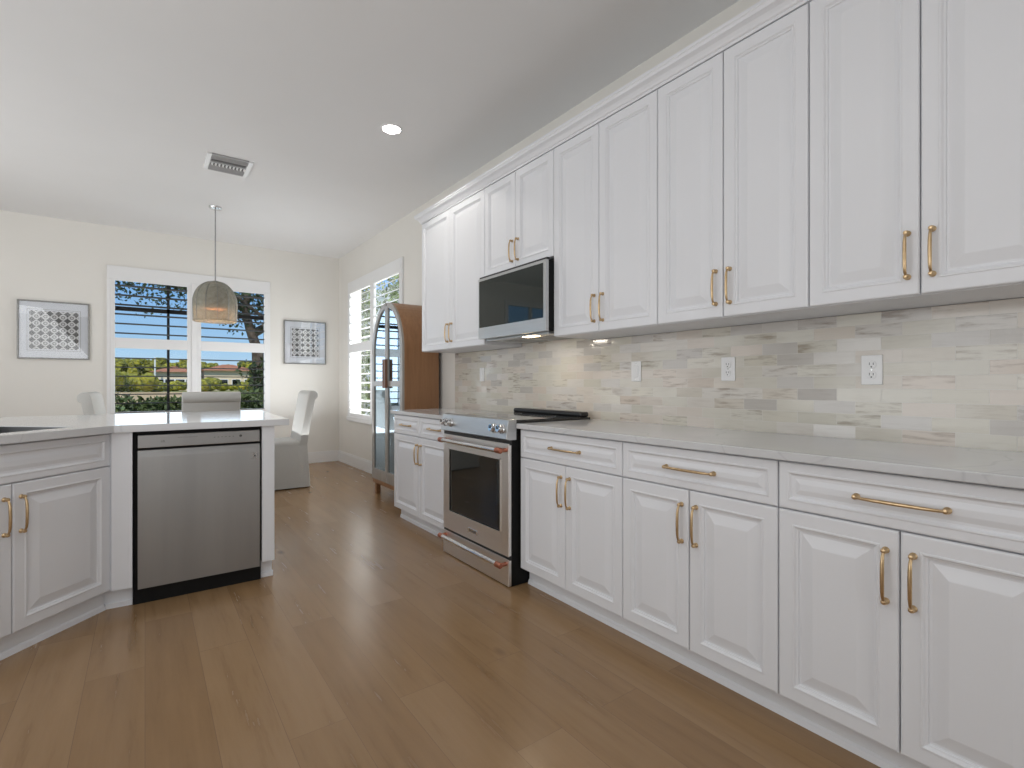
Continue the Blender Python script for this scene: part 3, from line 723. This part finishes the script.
# ------------------------------------------------------------ pictures
def picture(label, x0, z0, x1, z1, mt, margin, group):
    w_, h_ = x1-x0, z1-z0
    t = thing('framed_picture', label, 'picture', (x0+w_/2, YB, z0+h_/2), 0, group)
    f = .014; b = MB()
    b.box(-w_/2, -.028, -h_/2, w_/2, -.001, -h_/2+f, .002).box(-w_/2, -.028, h_/2-f, w_/2, -.001, h_/2, .002).box(-w_/2, -.028, -h_/2+f, -w_/2+f, -.001, h_/2-f, .002).box(w_/2-f, -.028, -h_/2+f, w_/2, -.001, h_/2-f, .002)
    b.build('frame', 'silverframe', t)
    MB().box(-w_/2+f, -.012, -h_/2+f, w_/2-f, -.002, h_/2-f).build('mat', 'matboard', t)
    mx, mz = margin
    a = MB().box(-w_/2+mx, -.0135, -h_/2+mz, w_/2-mx, -.012, h_/2-mz).build('print', mt, t)
    e = MB(); X, Z = w_/2-mx+.018, h_/2-mz+.018
    e.box(-X, -.0135, -Z, X, -.012, -Z+.003).box(-X, -.0135, Z-.003, X, -.012, Z).box(-X, -.0135, -Z, -X+.003, -.012, Z).box(X-.003, -.0135, -Z, X, -.012, Z)
    e.build('mat_line', 'silverframe', a)
    MB().box(-w_/2+f, -.018, -h_/2+f, w_/2-f, -.0165, h_/2-f).build('glazing', 'picture_glass', t)
picture('pewter framed grey star lattice print on the wall left of the window', -1.116, 1.405, -.515, 2.045, 'lattice', (.095, .11), 'framed prints on the back wall')
picture('pewter framed grey print reflecting light, between window and corner', 1.557, 1.411, 2.127, 2.021, 'lattice', (.105, .11), 'framed prints on the back wall')

# ------------------------------------------------------------ ceiling fixtures
t = thing('air_vent', 'grey metal air register set in the ceiling before the pendant', 'vent', (.40, 4.68, ZC))
VW, VD = .335, .36
for x in (0, VW-.035): MB().box(x, 0, -.012, x+.035, VD, 0, .002).build('end_flange', 'plastic', t, label='white end flange')
MB().box(.035, 0, -.010, VW-.035, .02, 0).box(.035, VD-.02, -.010, VW-.035, VD, 0).box(.035, .15, -.012, VW-.035, .175, 0).box(.035, 0, -.009, .041, VD, 0).box(VW-.041, 0, -.009, VW-.035, VD, 0).build('frame', 'vent', t)
MB().box(.035, .02, -.003, VW-.035, VD-.02, -.0005).build('duct_backing', 'ventdark', t)
for k in range(6):
    y = .03+k*.02 if k < 3 else .25+(k-3)*.025
    MB().prism([(y, -.003), (y+.018, -.016), (y+.020, -.015), (y+.003, -.002)], .035, VW-.035, 'x').build('slat', 'vent', t)
for k in range(10):
    x = .048+k*.0265
    MB().prism([(x, -.003), (x+.010, -.014), (x+.012, -.013), (x+.002, -.003)], .178, .240, 'y').build('vane', 'plastic', t)
t = thing('recessed_light', 'round lit recessed downlight in the ceiling', 'light', (1.448, 3.485, ZC))
MB().lathe([(.062, -.004), (.066, -.006), (.076, -.003), (.078, 0), (.062, 0), (.062, -.004)], (0, 0, 0), (0, 0, 1), 40).build('trim_ring', 'plastic', t, smooth=True)
MB().lathe([(0, -.0045), (.061, -.0045), (.061, -.001), (0, -.001)], (0, 0, 0), (0, 0, 1), 32).build('lens', 'emit_light', t)
light('downlight_beam', 'SPOT', (1.448, 3.485, ZC-.03), 16, (1, .95, .87), .06, look=(1.448, 3.485, 0)).data.spot_size = math.radians(120)

t = thing('pendant_lamp', 'woven rattan dome pendant lamp hanging before the back window', 'lamp', (.595, 6.1, 1.785))
ht = ZC-1.785
MB().lathe([(0, 0), (.062, 0), (.062, -.008), (.055, -.02), (.02, -.026), (.0, -.026)], (0, 0, ht), (0, 0, 1), 32).build('ceiling_canopy', 'chrome', t, smooth=True)
MB().tube([(0, 0, ht-.02), (0, 0, .40)], .0065, 10).build('cord', 'vent', t, smooth=True)
R_ = .202; prof = []
for k in range(22):
    a = k/21; z = .42*(1-a)
    r = R_*(1-(max(0, (z-.17)/.25))**2.3)**.5 if z > .17 else R_*(1-.02*(.17-z)/.17)
    prof.append((max(r, .012), z))
inner = [(r-.006, z-.003 if k < 3 else z) for k, (r, z) in enumerate(prof)]
inner = [(max(.008, r), z) for r, z in inner]
MB().lathe(prof+inner[::-1]+[prof[0]], (0, 0, 0), (0, 0, 1), 48).build('lamp_shade', 'rattan', t, smooth=True)
for k in range(12):
    a = 2*PI*k/12
    MB().tube([((r+.001)*math.cos(a), (r+.001)*math.sin(a), z) for r, z in prof], .0032, 6).build('rib', 'silverframe', t)
MB().lathe([(R_-.010, -.005), (R_-.001, -.005), (R_+.001, .004), (R_-.008, .005), (R_-.010, -.005)], (0, 0, 0), (0, 0, 1), 48).build('rim', 'rattan', t)
MB().lathe([(.11, .13), (.112, .26), (.095, .33), (.04, .365), (.03, .365), (.088, .325), (.106, .26), (.106, .13), (.11, .13)], (0, 0, 0), (0, 0, 1), 32).build('inner_shade', 'liner', t, smooth=True, label='terracotta coloured inner shade')
MB().lathe([(0, .34), (.02, .34), (.02, .27), (.0, .27)], (0, 0, 0), (0, 0, 1), 16).build('socket', 'black', t)
MB().lathe([(0, .16), (.022, .168), (.032, .195), (.028, .225), (.014, .262), (0, .27)], (0, 0, 0), (0, 0, 1), 18).build('bulb', 'bulb', t, smooth=True)
light('pendant_bulb', 'POINT', (.595, 6.1, 1.785+.12), 2.0, (1, .68, .40), .03)

# ------------------------------------------------------------ dining chairs (local: sitter faces -y ... back at +y)
def make_chair():
    t = thing('dining_chair', 'x', 'chair', (0, 0, 0), 0, 'slipcovered scroll back dining chairs')
    W2 = .235
    # back with scroll, profile in (y,z)
    prof = [(.20, .44), (.245, .70), (.29, .95), (.305, .99)]
    sc2 = []
    cy, cz, rr = .352, 1.005, .052
    for k in range(0, 15):
        a = PI*.98 - k*PI*1.35/14; sc2.append((cy+rr*math.cos(a), cz+rr*math.sin(a)))
    backside = [(.370, .935), (.330, .75), (.285, .44)]
    pts = prof[:3]+sc2+backside
    b = MB().prism(pts, -W2, W2, 'x', .010); b.build('backrest', 'linen', t, smooth=True)
    b = MB().box(-W2, -.27, .43, W2, .22, .515, .03, 4); b.build('seat', 'linen', t, smooth=True)
    # skirt, slightly flared with kick pleats at the corners
    b = MB(); top = []; bot = []
    def loop_(w_, y0, y1, z, amp):
        pts = []; n = 10
        cs = [(-w_, y0), (w_, y0), (w_, y1), (-w_, y1)]
        for i in range(4):
            a, c_ = Vector(cs[i]), Vector(cs[(i+1) % 4]); nr = Vector(((c_-a).y, -(c_-a).x)).normalized()
            for k in range(n):
                u = k/n; off = -amp*1.6 if k == 0 else (amp if k in (1, n-1) else 0)
                pts.append(a.lerp(c_, u)+nr*off)
        return [b.bm.verts.new((p.x, p.y, z)) for p in pts]
    r1 = loop_(W2+.003, -.272, .288, .46, 0); r2 = loop_(W2+.004, -.274, .292, .43, .002); r3 = loop_(W2+.018, -.288, .318, .012, .008)
    for P, Q in ((r1, r2), (r2, r3)):
        for k in range(len(P)): b.bm.faces.new((P[k], P[(k+1) % len(P)], Q[(k+1) % len(Q)], Q[k]))
    b.bm.faces.new(r1)
    b.build('skirt', 'linen', t)
    for x in (-.2, .2):
        for y in (-.24, .25): MB().box(x-.02, y-.02, 0, x+.02, y+.02, .43).build('leg', 'wood_dark', t)
    return t
ch = make_chair()
ch.location = (1.15, 6.03, 0); ch.rotation_euler = (0, 0, -PI/2); ch['label'] = 'grey slipcovered scroll back chair in full view right of the peninsula'
c2 = copy_tree(ch); c2.location = (.507, 5.83, 0); c2.rotation_euler = (0, 0, PI); c2['label'] = 'grey slipcovered chair whose back shows above the counter before the window'
c3 = copy_tree(ch); c3.location = (-.06, 6.03, 0); c3.rotation_euler = (0, 0, PI/2-.12); c3['label'] = 'grey slipcovered chair left of the window, only its scrolled top showing over the counter'

# ------------------------------------------------------------ outside
tag(MB().box(-90, 7.8, -.25, 160, 40, -.15).build('lawn', 'lawn'), 'green lawn stretching away outside the back window', 'lawn', kind='structure')
tag(MB().box(-90, 40, -.25, 160, 98, -.15).build('sandy_bank', 'sand'), 'sandy tan bank beyond the lawn', 'bank', kind='structure')
tag(MB().box(-90, 98, -.25, 160, 320, -.15).build('far_lawn', 'lawn'), 'far grass around the distant houses', 'lawn', kind='structure')
tag(MB().box(2.5, -10, -.25, 40, 7.8, -.15).build('side_yard', 'lawn'), 'grass strip of the side yard outside the right window', 'lawn', kind='structure')

def canopy_tree(name, label, x, y, h, r, mt, group, seed):
    rnd = random.Random(seed)
    t = thing(name, label, 'tree', (x, y, -.13), 0, group)
    MB().tube([(0, 0, 0), (.1, 0, h*.5), (0, .1, h*.75)], [r*.10, r*.07, r*.03], 8).build('trunk', 'bark', t)
    b = MB()
    for k in range(22):
        q = bmesh.ops.create_icosphere(b.bm, subdivisions=2, radius=1)['verts']
        rr = r*rnd.uniform(.20, .38); c = Vector((rnd.uniform(-.6, .6)*r, rnd.uniform(-.5, .5)*r, h*rnd.uniform(.30, .92)))
        c.z = min(c.z, h-rr*.9)
        for v in q:
            j = 1+rnd.uniform(-.25, .25); v.co = c+Vector((v.co.x*rr*j, v.co.y*rr*j, v.co.z*rr*.85*j))
    b.build('crown', mt, t)
    return t
def px(u, y): # direction helper: world x at distance y for a bearing
    a = (u-512)/506; s, c = .5871, .8095
    return y*(s+c*a)/(c-s*a)
tree_at = [(96, 128, 6.4), (104, 137, 6.9), (112, 146, 7.3), (120, 155, 7.9), (128, 128, 6.6), (136, 137, 7.2), (144, 146, 6.0), (152, 155, 7.1), (160, 128, 6.9), (168, 137, 6.8), (176, 146, 7.5), (184, 155, 6.4), (192, 128, 6.2), (200, 137, 6.1), (208, 146, 6.9), (216, 155, 7.3), (224, 128, 5.4), (232, 137, 6.0), (240, 146, 6.4), (248, 155, 7.9), (256, 128, 6.6), (264, 137, 5.9), (272, 146, 7.3), (282, 155, 6.5)]
for i, (u, y, h) in enumerate(tree_at):
    canopy_tree('leafy_tree', 'distant rounded green tree in the row along the horizon beyond the lawn', px(u, y), y, h-.2, 2.6+(i % 3)*.5, 'canopy', 'distant trees beyond the lawn', i)
for i, (u, y, h) in enumerate([(108, 99.0, 3.6), (117, 102.6, 2.7), (126, 106.2, 3.4), (135, 109.8, 2.2), (145, 99.0, 3.0), (156, 102.6, 1.8), (167, 106.2, 1.7), (178, 109.8, 2.0), (200, 99.0, 2.4), (211, 102.6, 2.6), (222, 106.2, 1.5), (234, 109.8, 1.3), (246, 99.0, 1.9), (256, 102.6, 3.0)]):
    t = thing('round_bush', 'rounded shrub growing along the sandy bank in the distance', 'bush', (px(u, y), y, -.15), 0, 'shrubs along the far bank')
    b = MB(); rnd = random.Random(90+i)
    for k in range(6):
        q = bmesh.ops.create_icosphere(b.bm, subdivisions=2, radius=1)['verts']; c = Vector((rnd.uniform(-.75, .75), rnd.uniform(-.4, .4), h*rnd.uniform(.35, .6))); rr = h*.42
        for v in q: v.co = c+v.co*rr*(1+rnd.uniform(-.15, .15))
    b.build('foliage', 'canopy', t)
def house(label, u, y, wd, dp, hw, hr):
    t = thing('house', label, 'house', (px(u, y), y, -.13))
    MB().box(-wd/2, 0, 0, wd/2, dp, hw).build('wall', 'stucco', t)
    b = MB(); e = .7; ins = dp/2
    v = [b.bm.verts.new(p) for p in ((-wd/2-e, -e, hw), (wd/2+e, -e, hw), (wd/2+e, dp+e, hw), (-wd/2-e, dp+e, hw), (-wd/2+ins, dp/2, hw+hr), (wd/2-ins, dp/2, hw+hr))]
    for f in ((0, 1, 5, 4), (1, 2, 5), (2, 3, 4, 5), (3, 0, 4), (0, 1, 2, 3)): b.bm.faces.new([v[k] for k in f])
    b.build('roof', 'roof_tile', t)
    for k in range(4):
        x = -wd/2+wd*(k+.5)/4; f = MB().box(x-.8, -.06, .9, x+.8, -.0, 2.2).build('window', 'trim', t); MB().box(x-.68, -.09, 1.0, x+.68, -.06, 2.1).build('pane', 'blackglass', f)
house('distant cream house with a red tiled roof seen in the left window', 175, 113, 6.5, 6, 3.5, 1.1)
house('large distant cream house with a red tiled roof seen in the right window', 230, 114, 8.8, 7, 3.9, 1.3)
tag(MB().tube([(px(155, 111), 111, -.2), (px(155, 111), 111, 5.9)], .13, 8).build('utility_pole', 'whiterail'), 'slim white pole standing among the trees in the left window', 'pole')

def leaves(n, fn, size, mt, name, parent, seed):
    rnd = random.Random(seed); b = MB()
    for _ in range(n):
        p = Vector(fn(rnd)); d = Vector((rnd.gauss(0, 1), rnd.gauss(0, 1), rnd.gauss(0, 1))).normalized(); e = d.orthogonal().normalized(); s = size*rnd.uniform(.6, 1.2)
        e = (Matrix.Rotation(rnd.uniform(0, 6.28), 3, d) @ e); nrm_ = d.cross(e)*s*.12
        v = [b.bm.verts.new(q) for q in (p, p+d*s*.5+e*s*.28+nrm_, p+d*s, p+d*s*.5-e*s*.28+nrm_)]
        b.bm.faces.new((v[0], v[1], v[2])); b.bm.faces.new((v[0], v[2], v[3]))
    return b.build(name, mt, parent)
# near tree outside the right half of the back window
t = thing('shade_tree', 'near dark tree with leaning trunk outside the right half of the window', 'tree', (px(257, 11.5), 11.5, -.15))
trk = MB().tube([(.12, 0, 0), (.08, 0, .7), (.05, 0, 1.5), (.0, 0, 2.0), (-.13, 0, 2.4), (-.22, 0, 2.8), (-.1, 0, 3.6)], [.24, .17, .14, .10, .085, .075, .05], 12).build('trunk', 'bark', t, smooth=True)
MB().tube([(-.2, 0, 2.8), (-.9, .1, 3.1), (-2.2, .2, 3.25), (-3.6, .1, 3.2)], [.06, .05, .035, .02], 8).build('branch', 'bark', t, smooth=True)
MB().tube([(.38, -.1, 2.35), (.1, -.2, 2.62), (-.3, -.3, 2.9), (-.8, -.4, 3.3)], [.03, .035, .04, .03], 8).build('branch', 'bark', t, smooth=True)
MB().tube([(-.08, 0, 2.3), (.5, .1, 2.7), (1.1, .2, 3.2)], [.09, .06, .04], 8).build('branch', 'bark', t, smooth=True)
def cloud(r):
    x = r.uniform(-3.6, 1.4); z = 3.15+r.gauss(0, .26)+.10*math.sin(x*2.3); return (x, r.uniform(-.5, .5), max(z, 2.62+.16*math.sin(x*4.3)))
leaves(4200, cloud, .085, 'leaf_dark', 'foliage', t, 3)
leaves(350, lambda r: (r.uniform(-.7, .6), r.uniform(-.3, .3), r.uniform(2.3, 3.2)), .10, 'leaf_dark', 'foliage', t, 4)
leaves(1500, lambda r: (r.gauss(.10, .17), r.gauss(-.1, .25), r.uniform(.3, 1.75)), .12, 'leaf_dark', 'ivy', t, 9)
# hedge plants right outside the back window
for i, (xx, wd, hh) in enumerate(((-.62, .62, 1.10), (.22, .60, 1.02), (1.02, .60, 1.06), (1.66, .40, 1.14))):
    lb = ['leafy shrub outside the lower left corner of the back window', 'leafy shrub outside under the middle of the left shutter', 'leafy shrub outside behind the centre post of the back window', 'leafy shrub outside by the tree trunk in the back window'][i]
    t = thing('leafy_shrub', lb, 'shrub', (xx, 10.3, -.15), 0, 'shrubs outside the back window')
    MB().tube([(0, 0, 0), (.02, 0, .5)], [.03, .015], 6).build('stem', 'bark', t)
    leaves(1300, (lambda wd, hh: lambda r: (max(-wd*.62, min(wd*.62, r.gauss(0, wd*.36))), r.gauss(0, .2), hh*(1-abs(r.gauss(0, .42)))))(wd, hh), .11, 'leaf', 'foliage', t, 20+i)
# side yard
tag(MB().box(6.2, 0, -.2, 6.4, 26, 4.2).build('glare_backdrop', 'white_backdrop'), 'added white backdrop wall standing in for glare outside the right window', 'wall')  # wall added so the side window looks overexposed white
for i, (y, lb) in enumerate(((13.2, 'columnar green shrub seen through the left shutter of the side window'), (9.55, 'columnar green shrub seen through the right shutter of the side window'), (11.0, 'slim green shrub seen behind the centre post of the side window'))):
    x = 4.6
    t = thing('columnar_shrub', lb, 'shrub', (x, y, -.15), 0, 'shrubs outside the side window')
    MB().tube([(0, 0, 0), (0, 0, 3.0)], [.04, .02], 6).build('stem', 'bark', t)
    rw = (.42, .42, .14)[i]
    leaves((3600, 3600, 1200)[i], (lambda rw: lambda r: (r.gauss(0, .22), r.gauss(0, rw*.55), r.uniform(.1, 4.2)))(rw), .13, 'hedge', 'foliage', t, 50+i)
